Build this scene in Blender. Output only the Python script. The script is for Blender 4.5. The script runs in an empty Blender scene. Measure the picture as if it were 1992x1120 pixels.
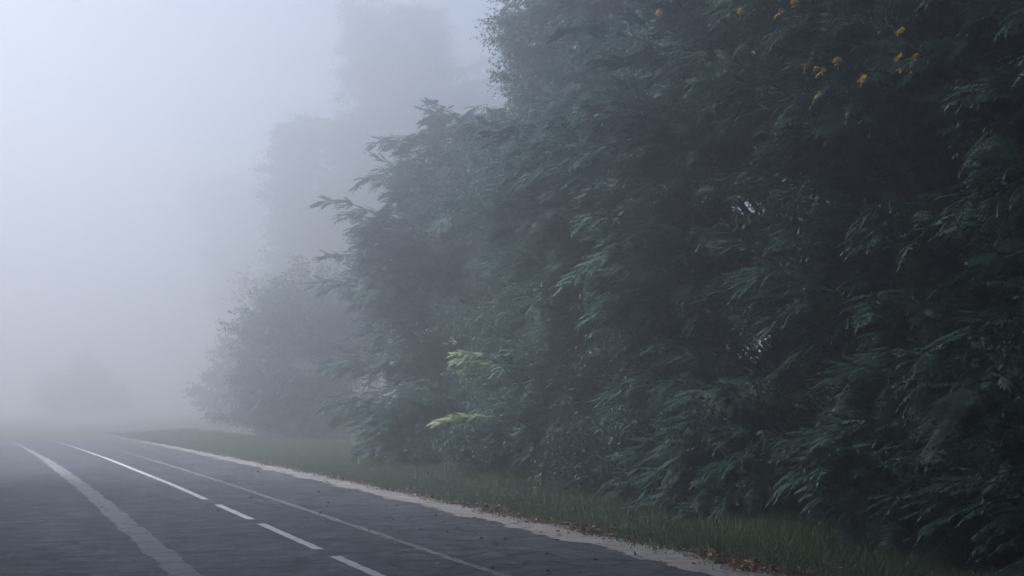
import bpy, math, random
import numpy as np
from mathutils import Vector, Euler, Matrix

R = math.radians
SC = bpy.context.scene
COL = SC.collection
rng = np.random.default_rng(7)
random.seed(7)

# ------------------------------------------------------------------ camera
PITCH, YAW = math.atan(222 / 2767), R(20.17)
cd = bpy.data.cameras.new("camera"); cd.sensor_width = 36; cd.lens = 50
cd.clip_start = 0.1; cd.clip_end = 2000
cam = bpy.data.objects.new("camera", cd); COL.objects.link(cam)
cam.location = (0, 0, 1.7)
cam.rotation_euler = Euler((math.pi / 2 + PITCH, 0, -YAW), 'XYZ')
SC.camera = cam

# ------------------------------------------------------------------ sky, sun, exposure
SUN_AZ, SUN_EL = R(-60), R(42)         # azimuth from the road's direction (+Y) towards the left, height
w = bpy.data.worlds.new("World"); SC.world = w; w.use_nodes = True
nt = w.node_tree
sky = nt.nodes.new('ShaderNodeTexSky'); sky.sky_type = 'NISHITA'; sky.sun_disc = False
sky.sun_elevation = SUN_EL; sky.sun_rotation = SUN_AZ % (2 * math.pi)
sky.air_density = 1.0; sky.dust_density = 3.0; sky.ozone_density = 1.5
bg = nt.nodes['Background']; bg.inputs['Strength'].default_value = 0.12
nt.links.new(sky.outputs['Color'], bg.inputs['Color'])
sd = bpy.data.lights.new("sun", 'SUN'); sd.energy = 5.0; sd.angle = R(40); sd.color = (1.0, 0.945, 0.915)
sun = bpy.data.objects.new("sun", sd); COL.objects.link(sun)
dv = Vector((math.sin(SUN_AZ) * math.cos(SUN_EL), math.cos(SUN_AZ) * math.cos(SUN_EL), math.sin(SUN_EL)))
sun.rotation_euler = dv.to_track_quat('Z', 'Y').to_euler(); sun.location = (0, 0, 40)
vs = SC.view_settings
vs.view_transform = 'Standard'; vs.look = 'None'; vs.exposure = 0.72; vs.gamma = 1; vs.use_curve_mapping = False
cy = SC.cycles
cy.use_denoising = True; cy.use_adaptive_sampling = False; cy.use_guiding = True; cy.max_bounces = 8; cy.diffuse_bounces = 3; cy.transmission_bounces = 3
cy.volume_bounces = 3; cy.glossy_bounces = 2; cy.sample_clamp_indirect = 2
HAZE_DENSITY, HAZE_G = 0.0170, 0.84
HAZE_COLOR = (0.93, 0.952, 0.99, 1)

# ------------------------------------------------------------------ helpers
def tag(o, label=None, cat=None, group=None, kind=None):
    if label: o['label'] = label
    if cat: o['category'] = cat
    if group: o['group'] = group
    if kind: o['kind'] = kind
    return o

def empty(name, loc):
    o = bpy.data.objects.new(name, None); o.location = loc; o.empty_display_size = .3
    COL.objects.link(o); return o

def make(name, V, F, mat, parent=None, tint=None, smooth=False, uv=None):
    """V (n,3) world coordinates, F (m,4) or (m,3)"""
    V = np.asarray(V, dtype=np.float32); F = np.asarray(F, dtype=np.int32)
    if parent is not None:
        V = V - np.array(parent.location, dtype=np.float32)
    me = bpy.data.meshes.new(name)
    n, k = F.shape
    me.vertices.add(len(V)); me.vertices.foreach_set('co', V.ravel())
    me.loops.add(n * k); me.loops.foreach_set('vertex_index', F.ravel())
    me.polygons.add(n); me.polygons.foreach_set('loop_start', np.arange(0, n * k, k, dtype=np.int32))
    try: me.polygons.foreach_set('loop_total', np.full(n, k, dtype=np.int32))
    except Exception: pass
    me.update(calc_edges=True)
    if smooth: me.polygons.foreach_set('use_smooth', np.ones(n, dtype=bool))
    if tint is not None:
        a = me.attributes.new('tint', 'FLOAT', 'FACE'); a.data.foreach_set('value', np.asarray(tint, dtype=np.float32))
    if uv is not None:
        a = me.attributes.new('across', 'FLOAT', 'POINT'); a.data.foreach_set('value', np.asarray(uv, dtype=np.float32))
    me.materials.append(mat)
    o = bpy.data.objects.new(name, me); COL.objects.link(o)
    if parent is not None: o.parent = parent
    return o

class Acc:
    """collects vertex and quad arrays for one mesh"""
    def __init__(s): s.V = []; s.F = []; s.T = []; s.n = 0
    def add(s, V, F, T=None):
        s.V.append(V); s.F.append(F + s.n); s.n += len(V)
        s.T.append(np.full(len(F), .5) if T is None else T)
    def tube(s, pts, rad, sides=6):
        pts = np.asarray(pts, float); m = len(pts)
        d = np.gradient(pts, axis=0); d /= np.linalg.norm(d, axis=1)[:, None] + 1e-9
        ref = np.array([0, 0, 1.0]) if abs(d[0][2]) < .8 else np.array([1.0, 0, 0])
        u = np.cross(d, ref); u /= np.linalg.norm(u, axis=1)[:, None] + 1e-9
        v = np.cross(d, u)
        a = np.arange(sides) * 2 * math.pi / sides
        V = pts[:, None, :] + np.asarray(rad)[:, None, None] * (np.cos(a)[None, :, None] * u[:, None, :] + np.sin(a)[None, :, None] * v[:, None, :])
        V = V.reshape(-1, 3)
        i = np.arange(m - 1)[:, None] * sides; j = np.arange(sides)[None, :]; jn = (j + 1) % sides
        F = np.stack([i + j, i + jn, i + sides + jn, i + sides + j], -1).reshape(-1, 4)
        s.add(V, F)
    def build(s, name, mat, parent=None, smooth=False, tint=True):
        return make(name, np.concatenate(s.V), np.concatenate(s.F), mat, parent, np.concatenate(s.T) if tint else None, smooth)

# ------------------------------------------------------------------ materials
def new_mat(name):
    m = bpy.data.materials.new(name); m.use_nodes = True
    return m, m.node_tree, m.node_tree.nodes['Principled BSDF']

def ramp(nt, fac, stops):
    r = nt.nodes.new('ShaderNodeValToRGB')
    el = r.color_ramp.elements
    el[0].position, el[0].color = stops[0][0], (*stops[0][1], 1)
    el[1].position, el[1].color = stops[-1][0], (*stops[-1][1], 1)
    for p, c in stops[1:-1]:
        e = el.new(p); e.color = (*c, 1)
    nt.links.new(fac, r.inputs['Fac']); return r.outputs['Color']

def noise(nt, scale, detail=4, rough=.6, vec=None):
    n = nt.nodes.new('ShaderNodeTexNoise'); n.inputs['Scale'].default_value = scale
    n.inputs['Detail'].default_value = detail; n.inputs['Roughness'].default_value = rough
    if vec is not None: nt.links.new(vec, n.inputs['Vector'])
    return n.outputs['Fac']

def mapping(nt, scale=(1, 1, 1), rot=(0, 0, 0)):
    g = nt.nodes.new('ShaderNodeNewGeometry'); mp = nt.nodes.new('ShaderNodeMapping')
    mp.inputs['Scale'].default_value = scale; mp.inputs['Rotation'].default_value = rot
    nt.links.new(g.outputs['Position'], mp.inputs['Vector']); return mp.outputs['Vector']

def mathn(nt, op, a, b=None):
    n = nt.nodes.new('ShaderNodeMath'); n.operation = op
    for i, x in enumerate((a, b)):
        if x is None: continue
        if isinstance(x, (int, float)): n.inputs[i].default_value = x
        else: nt.links.new(x, n.inputs[i])
    return n.outputs[0]

def mixc(nt, fac, a, b, mode='MIX'):
    n = nt.nodes.new('ShaderNodeMix'); n.data_type = 'RGBA'; n.blend_type = mode
    if isinstance(fac, (int, float)): n.inputs[0].default_value = fac
    else: nt.links.new(fac, n.inputs[0])
    for k, x in ((6, a), (7, b)):
        if isinstance(x, tuple): n.inputs[k].default_value = (*x, 1)
        else: nt.links.new(x, n.inputs[k])
    return n.outputs[2]

def bump(nt, bsdf, h, strength, dist):
    b = nt.nodes.new('ShaderNodeBump'); b.inputs['Strength'].default_value = strength
    b.inputs['Distance'].default_value = dist
    nt.links.new(h, b.inputs['Height']); nt.links.new(b.outputs['Normal'], bsdf.inputs['Normal'])

def leaf_mat(name, stops, rough=.62, trans=.18):
    m, nt, b = new_mat(name)
    a = nt.nodes.new('ShaderNodeAttribute'); a.attribute_name = 'tint'
    c = ramp(nt, a.outputs['Fac'], stops)
    nt.links.new(c, b.inputs['Base Color']); b.inputs['Roughness'].default_value = rough
    b.inputs['Specular IOR Level'].default_value = .22
    t = nt.nodes.new('ShaderNodeBsdfTranslucent'); nt.links.new(c, t.inputs['Color'])
    mx = nt.nodes.new('ShaderNodeMixShader'); mx.inputs[0].default_value = trans
    nt.links.new(b.outputs[0], mx.inputs[1]); nt.links.new(t.outputs[0], mx.inputs[2])
    nt.links.new(mx.outputs[0], nt.nodes['Material Output'].inputs['Surface'])
    return m

M = {}
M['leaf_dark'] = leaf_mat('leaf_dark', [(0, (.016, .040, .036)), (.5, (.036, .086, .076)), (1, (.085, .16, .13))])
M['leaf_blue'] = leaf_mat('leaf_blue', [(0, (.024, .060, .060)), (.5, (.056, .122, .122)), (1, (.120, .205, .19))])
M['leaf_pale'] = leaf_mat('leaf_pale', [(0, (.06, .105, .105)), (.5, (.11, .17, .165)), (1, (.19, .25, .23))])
M['leaf_lime'] = leaf_mat('leaf_lime', [(0, (.14, .25, .18)), (.5, (.45, .58, .38)), (1, (.74, .80, .52))], trans=.35)
M['leaf_yellow'] = leaf_mat('leaf_yellow', [(0, (.20, .16, .05)), (.5, (.55, .36, .10)), (1, (.80, .58, .20))], trans=.35)
M['grass'] = leaf_mat('grass', [(0, (.035, .070, .036)), (.55, (.070, .130, .065)), (.85, (.11, .17, .08)), (1, (.24, .21, .12))], rough=.55)
M['dry_grass'] = leaf_mat('dry_grass', [(0, (.08, .13, .08)), (.5, (.16, .20, .13)), (1, (.32, .33, .24))], rough=.6)
M['litter'] = leaf_mat('litter', [(0, (.05, .030, .02)), (.5, (.12, .060, .035)), (.85, (.22, .12, .06)), (1, (.42, .30, .16))], rough=.7, trans=.05)

m, nt, b = new_mat('bark'); M['bark'] = m
v = mapping(nt, (6, 6, 1.2)); n1 = noise(nt, 3, 6, .7, v)
nt.links.new(ramp(nt, n1, [(.3, (.022, .020, .018)), (.7, (.085, .075, .065))]), b.inputs['Base Color'])
b.inputs['Roughness'].default_value = .9; bump(nt, b, n1, .6, .03)

m, nt, b = new_mat('asphalt'); M['asphalt'] = m
v = mapping(nt)
big = noise(nt, .35, 4, .6, v); fine = noise(nt, 30, 5, .8, v); mid = noise(nt, 2.6, 8, .85, mapping(nt, (.7, 1.2, 1)))
c = ramp(nt, big, [(.35, (.022, .027, .036)), (.65, (.054, .063, .080))])
c = mixc(nt, .85, c, ramp(nt, mid, [(.34, (.35, .35, .37)), (.48, (.85, .85, .87)), (.66, (2.0, 2.0, 2.0))]), 'MULTIPLY')
c = mixc(nt, .8, c, ramp(nt, fine, [(.36, (.2, .2, .21)), (.50, (1, 1, 1)), (.64, (3.2, 3.2, 3.1))]), 'MULTIPLY')
# cracks: warped cell borders, long across the road
def cracks(nt, sc, width, warp=.35, ws=1.3):
    g = nt.nodes.new('ShaderNodeNewGeometry')
    nn = nt.nodes.new('ShaderNodeTexNoise'); nn.inputs['Scale'].default_value = ws; nn.inputs['Detail'].default_value = 6
    nn.inputs['Roughness'].default_value = .7
    nt.links.new(g.outputs['Position'], nn.inputs['Vector'])
    vm = nt.nodes.new('ShaderNodeVectorMath'); vm.operation = 'SCALE'; vm.inputs['Scale'].default_value = warp
    nt.links.new(nn.outputs['Color'], vm.inputs[0])
    va = nt.nodes.new('ShaderNodeVectorMath'); va.operation = 'ADD'
    nt.links.new(g.outputs['Position'], va.inputs[0]); nt.links.new(vm.outputs[0], va.inputs[1])
    mp = nt.nodes.new('ShaderNodeMapping'); mp.inputs['Scale'].default_value = sc
    nt.links.new(va.outputs[0], mp.inputs['Vector'])
    vo = nt.nodes.new('ShaderNodeTexVoronoi'); vo.feature = 'DISTANCE_TO_EDGE'; vo.inputs['Scale'].default_value = 1
    vo.voronoi_dimensions = '2D'
    nt.links.new(mp.outputs[0], vo.inputs['Vector'])
    r = nt.nodes.new('ShaderNodeMapRange'); r.inputs['From Min'].default_value = 0; r.inputs['From Max'].default_value = width
    nt.links.new(vo.outputs['Distance'], r.inputs['Value']); return r.outputs[0]
k1 = cracks(nt, (.22, .42, 1), .022, .9, .9); k2 = cracks(nt, (1.3, 1.5, 1), .045, .4, 2.0)
k1 = mathn(nt, 'MAXIMUM', k1, mathn(nt, 'MULTIPLY', noise(nt, .6, 3, .6, mapping(nt, (1, .7, 1))), 1.25))
msk = mathn(nt, 'GREATER_THAN', noise(nt, .22, 2, .5, mapping(nt, (1, 1, 3))), .50)
k2 = mathn(nt, 'MAXIMUM', k2, mathn(nt, 'SUBTRACT', 1, mathn(nt, 'MULTIPLY', msk, .75)))
kk = mathn(nt, 'MINIMUM', k1, k2)
g2 = noise(nt, 11, 3, .8, mapping(nt, (1, 1, 1)))
c = mixc(nt, .8, c, ramp(nt, g2, [(.38, (.65, .65, .66)), (.5, (1, 1, 1)), (.63, (1.5, 1.5, 1.5))]), 'MULTIPLY')
c = mixc(nt, kk, (.006, .006, .008), c)
nt.links.new(c, b.inputs['Base Color'])
rr = nt.nodes.new('ShaderNodeMapRange'); rr.inputs['From Min'].default_value = .35; rr.inputs['From Max'].default_value = .65
rr.inputs['To Min'].default_value = .95; rr.inputs['To Max'].default_value = .5; nt.links.new(mid, rr.inputs['Value'])
nt.links.new(rr.outputs[0], b.inputs['Roughness'])
nt.links.new(mathn(nt, 'MULTIPLY', kk, .3), b.inputs['Specular IOR Level'])
hh = mathn(nt, 'ADD', mathn(nt, 'MULTIPLY', fine, .25), kk); bump(nt, b, hh, .6, .004)

def strip_mat(name, lo, hi, crack=True, worn=0.0, wornc=(.05, .05, .055)):
    m, nt, b = new_mat(name)
    v = mapping(nt); f = noise(nt, 38, 6, .85, v); g = noise(nt, 2.6, 5, .7, v)
    c = ramp(nt, g, [(.25, lo), (.75, hi)])
    c = mixc(nt, .75, c, ramp(nt, f, [(.28, (.45, .45, .45)), (.5, (1, 1, 1)), (.75, (1.5, 1.5, 1.45))]), 'MULTIPLY')
    if worn:
        wn = noise(nt, 14, 6, .8, mapping(nt, (1, .5, 1)))
        s = nt.nodes.new('ShaderNodeMapRange'); s.inputs['From Min'].default_value = worn; s.inputs['From Max'].default_value = worn + .07
        nt.links.new(wn, s.inputs['Value']); c = mixc(nt, s.outputs[0], c, wornc)
    if crack:
        k = cracks(nt, (1.2, 1.15, 1), .035, .35, 1.8)
        c = mixc(nt, k, (.018, .018, .02), c)
    nt.links.new(c, b.inputs['Base Color']); b.inputs['Roughness'].default_value = .75
    bump(nt, b, f, .5, .006)
    M[name] = m
strip_mat('seal', (.17, .185, .195), (.29, .30, .31), True, .60)
strip_mat('old_line', (.17, .175, .185), (.28, .285, .29), False, .49)
strip_mat('concrete', (.19, .19, .192), (.36, .355, .355), True, .54, (.075, .07, .062))
strip_mat('paint', (.52, .52, .52), (.78, .78, .77), False, .60, (.16, .16, .165))
m, nt, b = new_mat('soil'); M['soil'] = m
g = noise(nt, 1.2, 5, .7, mapping(nt)); f = noise(nt, 22, 5, .8, mapping(nt))
c = ramp(nt, g, [(.3, (.045, .060, .040)), (.7, (.095, .105, .070))])
c = mixc(nt, .8, c, ramp(nt, f, [(.3, (.4, .4, .4)), (.7, (1.6, 1.5, 1.3))]), 'MULTIPLY')
nt.links.new(c, b.inputs['Base Color']); b.inputs['Roughness'].default_value = 1; bump(nt, b, f, .8, .04)

# ------------------------------------------------------------------ ground, road
EY = np.array([-60, 5, 30, 45, 58, 75, 100, 200.0, 420]); EX = np.array([7.2, 7.2, 7.15, 6.95, 6.6, 6.0, 4.5, -12.0, -90])
BEND = EX - 7.2
def bend(y): return np.interp(y, EY, BEND)
def wob(y, s, seed=0):
    o = np.zeros_like(y); r = np.random.default_rng(seed)
    for k in range(7):
        f = s * 1.9 ** k; o += np.sin(y * f + r.uniform(0, 6.28)) / 1.35 ** k
    return o / 3

def ribbon(name, xl, xr, y0, y1, z, mat, wl=0., wr=0., step=.08, fl=1.2, seed=1, taper=None):
    y = np.concatenate([np.arange(y0, y1, step), [y1]])
    L = xl + bend(y) + wl * wob(y, fl, seed); Rr = xr + bend(y) + wr * wob(y, fl, seed + 5)
    if taper:
        k = np.clip((y1 - y) / taper, 0, 1) * .5; c_ = (L + Rr) / 2; hw = (Rr - L) * k; L, Rr = c_ - hw, c_ + hw
    n = len(y)
    V = np.concatenate([np.stack([L, y, np.full(n, z)], 1), np.stack([Rr, y, np.full(n, z)], 1)])
    i = np.arange(n - 1)
    F = np.stack([i, i + n, i + n + 1, i + 1], 1)
    o = make(name, V, F, M[mat]); return tag(o, kind='structure')

gx = np.concatenate([[-330, -200, -60, -20, -2.2], np.arange(7.3, 16, .4), [20, 40, 90, 330]])
gy = np.concatenate([[-60, -20], np.arange(5, 70, 1.0), [80, 100, 150, 250, 420]])
GX, GY = np.meshgrid(gx, gy, indexing='ij')
def ground_h(x, y):
    t = np.clip((x - 7.5 - bend(y)) / 2.5, 0, 1)
    h = t * t * .10 + np.where(t > 0, .03 * np.sin(x * 1.7 + y * .9) * t, 0)
    return h
GZ = ground_h(GX, GY) - .004
V = np.stack([GX, GY, GZ], -1).reshape(-1, 3)
a, bb = GX.shape
i, j = np.meshgrid(np.arange(a - 1), np.arange(bb - 1), indexing='ij')
F = np.stack([i * bb + j, (i + 1) * bb + j, (i + 1) * bb + j + 1, i * bb + j + 1], -1).reshape(-1, 4)
tag(make('ground', V, F, M['soil'], smooth=True), kind='structure')
road = ribbon('road', -3.2, 7.0, -40, 150, .0, 'asphalt', 0, .05, .25)
ribbon('road_edge_strip', 6.76, 7.48, 4, 76, .006, 'concrete', .20, .17, .05, 1.7, 3, 30)
# pale broken seal strip left of the centre line, old worn line right of it, white centre line
y = np.arange(6, 62, .06)
ribbon('seal_strip', 1.74, 2.05, 6, 68, .004, 'seal', .05, .05, .05, 2.2, 21, 30)
ribbon('worn_line', 4.75, 4.86, 6, 74, .004, 'old_line', .03, .03, .05, 2.4, 31, 35)
for (a0, a1) in ((8.6, 11.7), (12.4, 15.6), (16.4, 20.1), (20.9, 24.1), (25.4, 68)):
    ribbon('road_marking', 3.605, 3.725, a0, a1, .004, 'paint', .012, .012, .03, 9, 41, 26 if a1 > 60 else None)

# ------------------------------------------------------------------ leaf and spray prototypes
def frame(fwd, up=(0, 0, 1)):
    f = np.asarray(fwd, float); f /= np.linalg.norm(f) + 1e-9
    s = np.cross(up, f); s /= np.linalg.norm(s) + 1e-9
    u = np.cross(f, s)
    return np.stack([f, s, u])             # rows: forward, side, up

def compound_leaf(r, L, pairs, ll, lw, droop):
    V = []; F = []
    def pt(t): return np.array([L * t * (1 - .25 * droop * t), 0, -droop * L * t ** 2 * .8])
    ts = np.linspace(0, 1, 5); wd = .006
    for t in ts:
        p = pt(t); V += [p + [0, -wd, 0], p + [0, wd, 0]]
    for k in range(4): F.append([2 * k, 2 * k + 1, 2 * k + 3, 2 * k + 2])
    def leaflet(p, d, ln, wdt):
        n = len(V); d = d / np.linalg.norm(d)
        s = np.cross(d, [0, 0, 1.0]); s /= np.linalg.norm(s) + 1e-9
        mid = p + d * ln * .42 + np.array([0, 0, .12 * wdt])
        tip = p + d * ln + np.array([0, 0, -.12 * ln])
        V.extend([p, mid - s * wdt / 2 - [0, 0, .25 * wdt], tip, mid + s * wdt / 2 - [0, 0, .25 * wdt]])
        F.append([n, n + 1, n + 2, n + 3])
    for k in range(pairs):
        t = .16 + .82 * k / pairs
        sc = .72 + .5 * math.sin(math.pi * min(1, t * 1.05)) * .75
        sc *= 1 - .35 * max(0, t - .75) / .25
        for sg in (-1, 1):
            a = R(r.uniform(14, 34)); dz = -r.uniform(.02, .28)
            d = np.array([math.sin(a), sg * math.cos(a), dz - droop * t * .25])
            leaflet(pt(t), d, ll * sc * r.uniform(.85, 1.12), lw * sc)
    leaflet(pt(1), np.array([1, r.uniform(-.2, .2), -.5 - droop * .6]), ll * .8, lw * .8)
    return np.array(V), np.array(F)

def make_spray(r, n_leaves, twig, L, pairs, ll, lw):
    a = Acc()
    tp = lambda t: np.array([twig * t, 0, .10 * twig * math.sin(2.2 * t) - .25 * twig * t * t])
    p = np.array([tp(t) for t in np.linspace(0, 1, 4)]); a.tube(p, [.009, .007, .005, .003], 3)
    for k in range(n_leaves):
        t = .18 + .82 * (k / (n_leaves - 1)) ** .8
        az = k * 2.4 + r.uniform(-.3, .3)
        out = .95 - .55 * t
        d = np.array([.45 + .65 * t, out * math.cos(az) * 1.1, .42 * out * math.sin(az) + r.uniform(-.12, .18)])
        lv, lf = compound_leaf(r, L * r.uniform(.75, 1.12), pairs, ll, lw, r.uniform(.05, .6))
        fr = frame(d)
        a.add(lv @ fr + tp(t), lf, np.full(len(lf), np.clip(r.normal(.5, .26), 0, 1)))
    return np.concatenate(a.V), np.concatenate(a.F), np.concatenate(a.T)

def make_fine(r, n, size, spread=.45, lw=.5):
    """a twig cluster of simple leaves"""
    a = Acc()
    for b_ in range(4):
        d = np.array([1, r.uniform(-.9, .9), r.uniform(-.5, .5)]) * spread
        a.tube([[0, 0, 0], d * .5 + [0, 0, .03], d * 1.1], [.006, .004, .002], 3)
        m = n // 4
        for k in range(m):
            t = (k + .6) / m * 1.1
            p = d * t + r.normal(0, .035, 3)
            dd = d / np.linalg.norm(d) * .5 + r.normal(0, .75, 3); dd[2] -= .3; dd /= np.linalg.norm(dd)
            s = np.cross(dd, r.normal(0, .4, 3) + [0, 0, 1]); s /= np.linalg.norm(s)
            z = size * r.uniform(.65, 1.2)
            V = np.array([p, p + dd * z * .45 - s * z * lw / 2, p + dd * z, p + dd * z * .45 + s * z * lw / 2])
            a.add(V, np.array([[0, 1, 2, 3]]), np.full(1, np.clip(r.normal(.5, .25), 0, 1)))
    return np.concatenate(a.V), np.concatenate(a.F), np.concatenate(a.T)

r0 = np.random.default_rng(11)
PROTO = {
    'near': [make_spray(r0, 9, .66, .43, 10, .110, .035) for _ in range(9)],
    'mid': [make_spray(r0, 9, .66, .43, 8, .125, .048) for _ in range(7)],
    'fine': [make_fine(r0, 44, .085, .42) for _ in range(7)],
    'finefar': [make_fine(r0, 28, .13, .55, .6) for _ in range(7)],
    'soft': [make_fine(r0, 24, .17, .65, .6) for _ in range(7)],
}

def place(acc, proto, pos, yaw, pitch, roll, scale, tshift, r):
    """instances of prototypes written into one accumulator"""
    k = r.integers(0, len(proto), len(pos))
    for q in range(len(proto)):
        ix = np.nonzero(k == q)[0]
        if not len(ix): continue
        V, F, T = proto[q]
        cyw, syw = np.cos(yaw[ix]), np.sin(yaw[ix]); cp, sp = np.cos(pitch[ix]), np.sin(pitch[ix])
        cr, sr = np.cos(roll[ix]), np.sin(roll[ix])
        Z = np.zeros_like(cr); O = np.ones_like(cr)
        Rx = np.stack([O, Z, Z, Z, cr, -sr, Z, sr, cr], 1).reshape(-1, 3, 3)
        Ry = np.stack([cp, Z, -sp, Z, O, Z, sp, Z, cp], 1).reshape(-1, 3, 3)
        Rz = np.stack([cyw, -syw, Z, syw, cyw, Z, Z, Z, O], 1).reshape(-1, 3, 3)
        Mx = Rz @ Ry @ Rx * scale[ix][:, None, None]
        W = np.einsum('nij,vj->nvi', Mx, V) + pos[ix][:, None, :]
        FF = F[None] + (np.arange(len(ix)) * len(V))[:, None, None]
        TT = np.clip(T[None] + tshift[ix][:, None], 0, 1)
        acc.add(W.reshape(-1, 3), FF.reshape(-1, 4), TT.ravel())

def tree(name, label, cat, x, y, blobs, proto, mat, n_bough, n_spray, seed, trunk_h=None, trunk_r=.16, lean=(0, 0),
         spread=.85, scale=1.0, group=None, back=.35, lift=.30, n_trunks=1, minz=.15, rough=.06):
    """blobs: ellipsoids (dx, dy, z, rx, ry, rz) that make the crown's envelope"""
    r = np.random.default_rng(seed)
    gz = float(ground_h(np.array(x), np.array(y)))
    root = empty(name, (x, y, gz)); tag(root, label, cat, group)
    B = np.array(blobs, float); B[:, 0] += x; B[:, 1] += y
    top = trunk_h or max(B[:, 2] + B[:, 5] * .55)
    tk = Acc(); axes = []
    for q in range(n_trunks):
        an = r.uniform(0, 6.28); sprd = (.0 if n_trunks == 1 else .25) * top
        m = 9; t = np.linspace(0, 1, m)
        px = x + lean[0] * t + np.cos(an) * sprd * t + .05 * top * np.sin(t * 3 + r.uniform(0, 6)) * t
        py = y + lean[1] * t + np.sin(an) * sprd * t + .05 * top * np.sin(t * 3 + r.uniform(0, 6)) * t
        P = np.stack([px, py, gz - .15 + (top + .15) * t], 1)
        rr = trunk_r / math.sqrt(n_trunks) * (1 - .82 * t); rr[0] *= 1.35
        tk.tube(P, rr, 8); axes.append(P)
    tk.build('trunk', M['bark'], root, True, False)
    tocam = np.array([-x, -y]); tocam = tocam / np.linalg.norm(tocam)
    vol = (B[:, 3] * B[:, 4] * B[:, 5]) ** (2 / 3); vol /= vol.sum()
    br = Acc(); cr = Acc()
    P, YW, PT, RL, SCL, TS = [], [], [], [], [], []
    done = tries = 0
    while done < n_bough and tries < n_bough * 30:
        tries += 1
        k = r.choice(len(B), p=vol); e = B[k]
        d = r.normal(0, 1, 3); d /= np.linalg.norm(d)
        if d[0] * tocam[0] + d[1] * tocam[1] < -.25 and r.random() > back: continue
        q = r.uniform(.45, 1) ** .55
        tip = e[:3] + d * e[3:] * q * (1 + .10 * math.sin(5 * d[0] + 4 * d[2] + seed) + r.normal(0, rough))
        if tip[2] < minz: continue
        inside = False
        for kk in range(len(B)):
            if kk != k and np.sum(((tip - B[kk, :3]) / B[kk, 3:]) ** 2) < .45: inside = True
        if inside: continue
        done += 1
        ax = axes[r.integers(0, len(axes))]
        ho = math.hypot(tip[0] - x, tip[1] - y)
        z0 = np.clip(tip[2] - ho * r.uniform(.35, .8) - .2, .25, top * .96)
        tt = (z0 - ax[0, 2]) / (ax[-1, 2] - ax[0, 2])
        s = np.array([np.interp(tt, np.linspace(0, 1, len(ax)), ax[:, c_]) for c_ in range(3)])
        mid = (s + tip) / 2 + [0, 0, ho * lift * r.uniform(.5, 1)] + r.normal(0, .12, 3)
        t = np.linspace(0, 1, 7)[:, None]
        path = (1 - t) ** 2 * s + 2 * t * (1 - t) * mid + t ** 2 * tip
        br.tube(path, np.linspace(.012 + .008 * ho, .006, 7), 4)
        dirh = tip - mid; yaw0 = math.atan2(dirh[1], dirh[0])
        ln = np.linalg.norm(tip - s)
        reach = min(2.6, ln * .75)
        shade = r.normal(0, .10)
        for u in range(n_spray):
            f = (1 - (u / n_spray) ** 1.0 * reach / max(ln, .1))
            f = np.clip(f, .05, 1)
            p = ((1 - f) ** 2 * s + 2 * f * (1 - f) * mid + f ** 2 * tip)
            side = (1 if u % 2 else -1) * r.uniform(0, 1) * spread * (.25 + 1.1 * (u / n_spray))
            off = np.array([-math.sin(yaw0), math.cos(yaw0), 0]) * side
            p = p + off + [0, 0, -.22 * abs(side) + r.normal(0, .045)]
            P.append(p); YW.append(yaw0 + np.sign(side) * abs(side) * .75 + r.normal(0, .42))
            PT.append(r.normal(-.14, .18) if r.random() < .9 else r.uniform(0, .7)); RL.append(r.normal(0, .2)); SCL.append(scale * r.uniform(.6, 1.25)); TS.append(shade + r.normal(0, .05))
    P, YW, PT, RL, SCL, TS = [np.array(q_) for q_ in (P, YW, PT, RL, SCL, TS)]
    bo = np.arange(len(P)) // n_spray
    alt = {'near': 'fine', 'mid': 'fine'}.get(proto)
    mix_ = (np.sin(bo * 12.9898 + seed) * 43758.5453 % 1) < (.16 if alt else 0)
    mk = ~mix_; place(cr, PROTO[proto], P[mk], YW[mk], PT[mk], RL[mk], SCL[mk], TS[mk], r)
    if mix_.any(): place(cr, PROTO[alt], np.repeat(P[mix_], 3, 0) + r.normal(0, .16, (3 * mix_.sum(), 3)), np.repeat(YW[mix_], 3), np.repeat(PT[mix_], 3), np.repeat(RL[mix_], 3), np.repeat(SCL[mix_], 3), np.repeat(TS[mix_], 3) + .1, r)
    for q in r.choice(len(P), 26):                       # bare twigs poking out
        d_ = np.array([math.cos(YW[q]), math.sin(YW[q]), r.uniform(-.3, .6)]) + r.normal(0, .25, 3); l_ = r.uniform(.4, 1.0) * scale
        br.tube([P[q], P[q] + d_ * l_ * .5 + [0, 0, .05], P[q] + d_ * l_ + r.normal(0, .06, 3)], [.008, .006, .002], 3)
    br.build('branches', M['bark'], root, True, False)
    cr.build('crown', M[mat], root)
    return root

WALL = 'trees along the grass verge'
# dx, dy, z, rx, ry, rz
tree('tree', 'darkest tree filling the right edge of the photo beside the road, drooping feathery fronds', 'tree', 12.6, 11.8,
     [(0, 0, 4.2, 3.4, 3.6, 4.4), (.6, .3, 9, 3.6, 3.8, 4)], 'near', 'leaf_dark', 200, 11, 101, group=WALL, trunk_r=.2)
tree('tree', 'dark tree with yellowing leaf tips, next in from the darkest one at the right edge', 'tree', 12.8, 16.6,
     [(0, 0, 3.4, 3.3, 3.2, 3.6), (.2, 0, 7.6, 3.9, 3.6, 3.6), (1, 0, 11, 3.2, 3.2, 2.6)], 'near', 'leaf_dark', 230, 11, 102, group=WALL, trunk_r=.22)
tree('tree', 'green tree with layered feathery boughs, left of the yellow tipped dark tree', 'tree', 12.9, 21.6,
     [(-.2, 0, 3.0, 3.2, 3.1, 3.2), (-.4, 0, 7.0, 3.9, 3.4, 3.4), (.8, 0, 10.6, 3.2, 3.2, 2.6)], 'near', 'leaf_blue', 230, 11, 103, group=WALL, trunk_r=.2)
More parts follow.
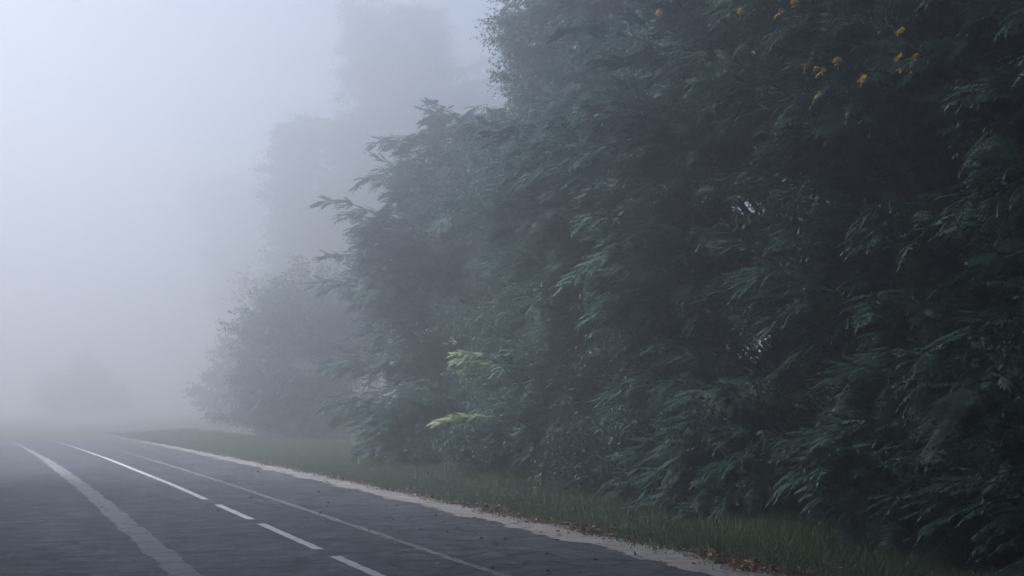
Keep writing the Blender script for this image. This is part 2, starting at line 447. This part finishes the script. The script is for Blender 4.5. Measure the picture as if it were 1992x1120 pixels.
tree('tree', 'tree behind the pale lime sapling, with long arching fronds over the verge', 'tree', 12.9, 27.2,
     [(-.2, 0, 2.6, 3.0, 3.2, 2.9), (-.1, .2, 6.0, 3.7, 3.3, 3.0), (.8, 0, 9.4, 3.0, 3.0, 2.8)], 'near', 'leaf_blue', 210, 11, 104, group=WALL, trunk_r=.2)
tree('tree', 'tall small-leaved tree whose speckled top leaves the frame in the middle', 'tree', 13.4, 33,
     [(0, 0, 3.0, 3.2, 3.4, 3.0), (.3, 0, 6.9, 3.5, 3.6, 3.0), (1.0, -.8, 10.4, 3.0, 3.2, 2.8)], 'fine', 'leaf_blue', 230, 26, 105, group=WALL, trunk_r=.24, spread=1.0)
tree('tree', 'blue-grey feathery tree at the misty end of the tree wall, edge against the fog', 'tree', 13.6, 39.5,
     [(-.9, 0, 2.6, 3.0, 3.4, 2.8), (-.8, 0, 5.8, 3.7, 3.7, 2.9), (-.1, 0, 8.5, 3.1, 3.1, 2.2)], 'mid', 'leaf_blue', 230, 11, 106, group=WALL, trunk_r=.2)
BK = 'trees of the second row behind the tree wall'
for x, y, h, lb in ((19.5, 13.5, 13, 'tree of the second row, glimpsed through gaps of the darkest tree at the right edge'),
                    (19.8, 20, 13, 'tree of the second row, behind the yellow tipped dark tree'),
                    (20, 27, 13, 'tree of the second row, behind the green tree with layered boughs')):
    tree('tree', lb, 'tree', x, y, [(0, 0, h * .3, 3.6, 3.8, h * .3), (0, 0, h * .72, 3.8, 3.8, h * .28)], 'soft', 'leaf_dark', 190, 14, 150 + int(y), group=BK, trunk_r=.22, scale=1.5, spread=1.0)
# misty ones farther off
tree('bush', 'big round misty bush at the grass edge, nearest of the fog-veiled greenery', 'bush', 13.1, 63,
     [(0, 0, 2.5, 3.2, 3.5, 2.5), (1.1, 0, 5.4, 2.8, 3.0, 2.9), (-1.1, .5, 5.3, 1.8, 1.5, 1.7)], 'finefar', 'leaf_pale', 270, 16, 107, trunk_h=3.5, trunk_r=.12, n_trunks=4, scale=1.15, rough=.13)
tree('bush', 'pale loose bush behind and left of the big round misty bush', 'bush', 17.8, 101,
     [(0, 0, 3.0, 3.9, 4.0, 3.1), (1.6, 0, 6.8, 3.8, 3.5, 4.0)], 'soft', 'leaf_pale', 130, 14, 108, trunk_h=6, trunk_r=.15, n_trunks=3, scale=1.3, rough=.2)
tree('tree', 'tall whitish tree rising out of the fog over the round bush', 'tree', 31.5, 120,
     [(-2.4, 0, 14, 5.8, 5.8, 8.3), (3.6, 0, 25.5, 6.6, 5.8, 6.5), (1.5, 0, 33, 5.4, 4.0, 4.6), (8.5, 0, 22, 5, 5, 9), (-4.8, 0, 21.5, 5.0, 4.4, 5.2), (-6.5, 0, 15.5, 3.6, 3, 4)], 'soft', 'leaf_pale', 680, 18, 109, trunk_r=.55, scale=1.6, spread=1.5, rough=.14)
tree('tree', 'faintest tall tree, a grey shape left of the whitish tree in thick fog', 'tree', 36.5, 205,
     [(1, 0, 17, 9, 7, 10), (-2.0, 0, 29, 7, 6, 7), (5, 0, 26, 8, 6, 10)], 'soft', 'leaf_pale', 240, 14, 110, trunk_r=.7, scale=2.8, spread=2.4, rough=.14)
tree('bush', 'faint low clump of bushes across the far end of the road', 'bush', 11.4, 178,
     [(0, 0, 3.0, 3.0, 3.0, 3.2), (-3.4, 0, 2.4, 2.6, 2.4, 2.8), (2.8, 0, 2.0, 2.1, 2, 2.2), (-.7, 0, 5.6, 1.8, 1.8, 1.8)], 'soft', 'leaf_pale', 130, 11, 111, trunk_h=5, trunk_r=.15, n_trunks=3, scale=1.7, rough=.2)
# shrubs at the trees' feet
SH = 'shrubs at the feet of the trees'
for k, (x, y, h, rr, pr, mt, lb) in enumerate([
    (10.5, 11.2, 2.8, 1.7, 'near', 'leaf_dark', 'blackish shrub in the bottom right corner overhanging the grass'),
    (10.9, 14.6, 2.4, 1.5, 'near', 'leaf_dark', 'near-black shrub low under the darkest trees at the grass edge'),
    (11.0, 19.0, 2.0, 1.3, 'near', 'leaf_dark', 'dark feathery shrub beside the widest part of the grass verge'),
    (10.8, 23.6, 1.7, 1.3, 'fine', 'leaf_dark', 'small-leaved dark shrub between the green tree and the lime sapling'),
    (10.9, 29.6, 1.9, 1.4, 'fine', 'leaf_blue', 'small-leaved shrub just behind the lime sapling'),
    (10.7, 35.5, 2.0, 1.4, 'mid', 'leaf_blue', 'feathery shrub beside the tall dry grass')]):
    tree('shrub', lb, 'shrub', x, y, [(0, 0, h * .5, rr, rr * 1.3, h * .55)], pr, mt, 34, 12 if pr != 'fine' else 20, 200 + k,
         trunk_h=h * .7, trunk_r=.05, n_trunks=3, group=SH, spread=.5, minz=.1)

# added unseen trees beside and behind the camera, to shade near road and air
NR = 'added unseen trees that shade the near road'
for k, (x, y, h) in enumerate([(-9.5, 33, 12), (-10, 23, 21), (-9.5, 14, 23), (-9, 5, 22), (-7, -4, 18), (2.5, -6, 21), (11, -2, 21), (12.5, 5, 21)]):
    tree('tree', 'dark tree added outside the frame to shade the near road', 'tree', x, y,
         [(0, 0, h * .35, 4.2, 4.6, h * .33)] + ([(9, 2, 15.5, 7, 7, 4.5)] if (x, y) == (-9, 5) else [(6.5, 0, 18, 6, 6, 4.5)] if y == 14 else []) + [ (1.2 * (1 if x < 0 else -1 if x > 5 else 0), 0 if y > 0 else 1.5, h * .72, 5.6, 5.2, h * .30)], 'soft', 'leaf_dark', 230 if h > 20 else 150, 12, 300 + k, trunk_r=.28,  # extra crown blobs over the road are shaped to cut overhead skylight
         scale=2.2, spread=1.3, group=NR, back=1.0)

# sapling with two pale lime branches reaching over the verge
def leafy_branch(root, name, pts, n, mat, label=None, pr='near', seed=1, sc=.7):
    r = np.random.default_rng(seed); a = Acc(); b_ = Acc(); pts = np.array(pts, float)
    b_.tube(pts, np.linspace(.016, .006, len(pts)), 5); t = np.linspace(0, 1, len(pts))
    f = np.linspace(.5, 1, n)
    pos = np.stack([np.interp(f, t, pts[:, c_]) for c_ in range(3)], 1)
    d = pts[-1] - pts[0]; yw = math.atan2(d[1], d[0])
    place(a, PROTO[pr], pos, yw + r.normal(.25, .2, n), r.normal(-.05, .1, n), r.normal(0, .2, n), np.full(n, sc) * r.uniform(.8, 1.1, n), np.linspace(-.35, .25, n), r)
    o = b_.build(name, M['bark'], root, True, False)
    l = a.build('leaves', M[mat], root); l.parent = o
    if label: o['label'] = label
    return o
sap = tag(empty('sapling', (10.4, 25.8, .08)), 'young sapling with pale lime fronds reaching out over the verge', 'sapling')
tk = Acc(); tk.tube([[10.4, 25.8, -.05], [10.25, 25.7, .8], [10.1, 25.6, 1.5], [9.95, 25.5, 2.2]], [.03, .024, .018, .008], 7)
tk.build('trunk', M['bark'], sap, True, False)
SAP_UP = [(10.1, 25.6, 1.5), (9.5, 25.6, 2.1), (9.15, 25.7, 2.46), (8.85, 26.0, 2.62)]
SAP_LO = [(10.2, 25.65, 1.0), (9.5, 25.7, 1.40), (9.0, 25.9, 1.46), (8.72, 26.2, 1.36)]
leafy_branch(sap, 'branch', SAP_UP, 5, 'leaf_lime', 'upper pale lime branch', seed=5, sc=.80)
leafy_branch(sap, 'branch', SAP_LO, 5, 'leaf_lime', 'lower pale lime branch', seed=8, sc=.80)
# a few yellowed sprays on the two trees nearest the upper right
byname = {o.get('label', ''): o for o in bpy.data.objects}
for key, spots in (('yellowing leaf tips', [(9.0, 15.48, 6.6), (9.1, 13.9, 5.68), (9.1, 14.14, 5.55), (9.3, 12.78, 5.6), (9.3, 12.7, 5.35), (9.35, 13.3, 5.45)]),
                   ('left of the yellow tipped', [(9.1, 18.0, 7.25), (9.1, 14.8, 6.6)])):
    root = next(o for l, o in byname.items() if key in l and (key != 'left of the yellow tipped' or l.startswith('green')))
    a = Acc(); r = np.random.default_rng(77)
    for (x, y, z) in spots:
        for q in range(r.integers(1, 4)):
            lv, lf = compound_leaf(r, r.uniform(.10, .20), 4, r.uniform(.05, .08), .030, r.uniform(.2, 1.2))
            d = frame([r.uniform(-1, -.3), r.uniform(-1, .6), r.uniform(-.8, .1)])
            a.add(lv @ d + np.array([x, y, z]) + r.normal(0, .09, 3) - [.18, .1, 0], lf, r.uniform(0, 1, len(lf)) * .7)
    a.build('yellow_leaves', M['leaf_yellow'], root)['label'] = 'yellowed leaves scattered on the crown'

# ------------------------------------------------------------------ grass
def blades(name, n, xs, ys, h, wd, mat, seed, lean=.5, dens=None, kind='stuff', label=None, cat=None):
    r = np.random.default_rng(seed)
    x = r.uniform(*xs, n); y = ys[0] + (ys[1] - ys[0]) * r.random(n) ** 1.35
    x = x + bend(y)
    keep = np.ones(n, bool) if dens is None else dens(x, y, r)
    x, y = x[keep], y[keep]; n = len(x)
    clump = .5 + .5 * np.sin(x * 3.1 + 2 * np.sin(y * 1.3)) * np.sin(y * 2.3 + 1.7 * np.sin(x * 2.1))
    hh = r.uniform(h[0], h[1], n) * (.55 + .7 * clump) * (1 + .9 * np.clip((x - bend(y) - 9) / 2, 0, 1)) * np.where(r.random(n) < .03, 1.9, 1)
    z = ground_h(x, y) - .01
    a = r.uniform(0, 6.28, n); la = r.uniform(0, 6.28, n); le = r.uniform(.1, lean, n) * hh
    W = wd * r.uniform(.6, 1.3, n) * (1 + y / 60)
    bx, by = np.cos(a) * W, np.sin(a) * W; lx, ly = np.cos(la) * le, np.sin(la) * le
    v0 = np.stack([x - bx, y - by, z], 1); v1 = np.stack([x + bx, y + by, z], 1)
    v2 = np.stack([x + bx * .7 + lx * .4, y + by * .7 + ly * .4, z + hh * .6], 1)
    v3 = np.stack([x - bx * .7 + lx * .4, y - by * .7 + ly * .4, z + hh * .6], 1)
    v4 = np.stack([x + lx, y + ly, z + hh], 1)
    V = np.stack([v0, v1, v2, v3, v4], 1).reshape(-1, 3)
    b0 = np.arange(n)[:, None] * 5
    F = np.concatenate([b0 + [0, 1, 2], b0 + [0, 2, 3], b0 + [3, 2, 4]], 1).reshape(-1, 3)
    T = np.repeat(np.clip(r.normal(.42, .2, n) + .25 * (clump - .5), 0, 1), 3)
    o = make(name, V, F, M[mat], tint=T); tag(o, label, cat, None, kind); return o

def edge_d(x, y, r):
    e = 7.40 + bend(y) + .17 * wob(y, 1.7, 8) + r.normal(0, .13, len(x))
    return x > e
blades('grass', 330000, (7.0, 12.2), (9, 80), (.03, .10), .0040, 'grass', 3, 1.1, edge_d, 'stuff', 'short green grass of the roadside verge', 'grass')
blades('tall_grass', 5000, (8.3, 10.9), (36, 54), (.20, .70), .0025, 'dry_grass', 5, .5,
       lambda x, y, r: r.random(len(x)) < np.exp(-((y - 42) / 5) ** 2 - ((x - 9.7) / .8) ** 2), 'stuff', 'tall pale dry grass standing at the misty end of the tree wall', 'grass')

blades('weeds', 7000, (7.6, 11.0), (9, 60), (.08, .20), .006, 'grass', 17, .9, lambda x, y, r: (np.sin(x * 4.1 + np.sin(y * 1.9) * 2) * np.sin(y * 1.7 + x) > .55), 'stuff', 'taller darker weeds in clumps among the verge grass', 'weeds')
# fallen leaves along the concrete edge
def litter(n, seed):
    r = np.random.default_rng(seed)
    y = 9 + 40 * r.random(n) ** 2; y += r.normal(0, .3, n)
    clump = np.sin(y * 1.1) * np.sin(y * .43 + 1)
    x = 7.46 + bend(y) + .17 * wob(y, 1.7, 8) + r.normal(-.02, .14, n) + np.where(r.random(n) < .12, r.normal(-1.0, 1.6, n), 0)
    keep = (r.random(n) < .25 + .75 * (clump > .0)) & (x > 3.2) & (x < 9); x, y = x[keep], y[keep]; n = len(x)
    z = np.where(x > 7.5, ground_h(x, y) + .02, .012) + r.uniform(0, .025, n)
    s = r.uniform(.015, .045, n); a = r.uniform(0, 6.28, n)
    ux, uy = np.cos(a) * s, np.sin(a) * s
    t1, t2 = r.normal(0, .35, n) * s, r.normal(0, .5, n) * s
    V = np.stack([np.stack([x - ux, y - uy, z - 0 * t1], 1), np.stack([x - uy * .5, y + ux * .5, z + np.abs(t2)], 1),
                  np.stack([x + ux, y + uy, z + np.abs(t1)], 1), np.stack([x + uy * .5, y - ux * .5, z + np.abs(t2) * .3], 1)], 1).reshape(-1, 3)
    F = np.arange(n * 4).reshape(-1, 4)
    tag(make('fallen_leaves', V, F, M['litter'], tint=r.uniform(0, 1, n)), 'brown and orange fallen leaves along the pale road edge', 'leaves', None, 'stuff')
litter(9000, 9)

# ------------------------------------------------------------------ fog
x0, x1, y0, y1, z0, z1 = -335, 335, -65, 425, -1.2, 41
V = [(x, y, z) for x in (x0, x1) for y in (y0, y1) for z in (z0, z1)]
F = [(0, 1, 3, 2), (4, 6, 7, 5), (0, 4, 5, 1), (2, 3, 7, 6), (0, 2, 6, 4), (1, 5, 7, 3)]
m = bpy.data.materials.new('haze'); m.use_nodes = True; nt = m.node_tree
nt.nodes.remove(nt.nodes['Principled BSDF'])
pv = nt.nodes.new('ShaderNodeVolumePrincipled'); pv.inputs['Color'].default_value = HAZE_COLOR
pv.inputs['Density'].default_value = HAZE_DENSITY; pv.inputs['Anisotropy'].default_value = HAZE_G
nt.links.new(pv.outputs[0], nt.nodes['Material Output'].inputs['Volume'])
hz = make('haze', V, F, m); tag(hz, 'thick pale blue-grey morning fog over road and trees', 'fog', None, 'stuff')
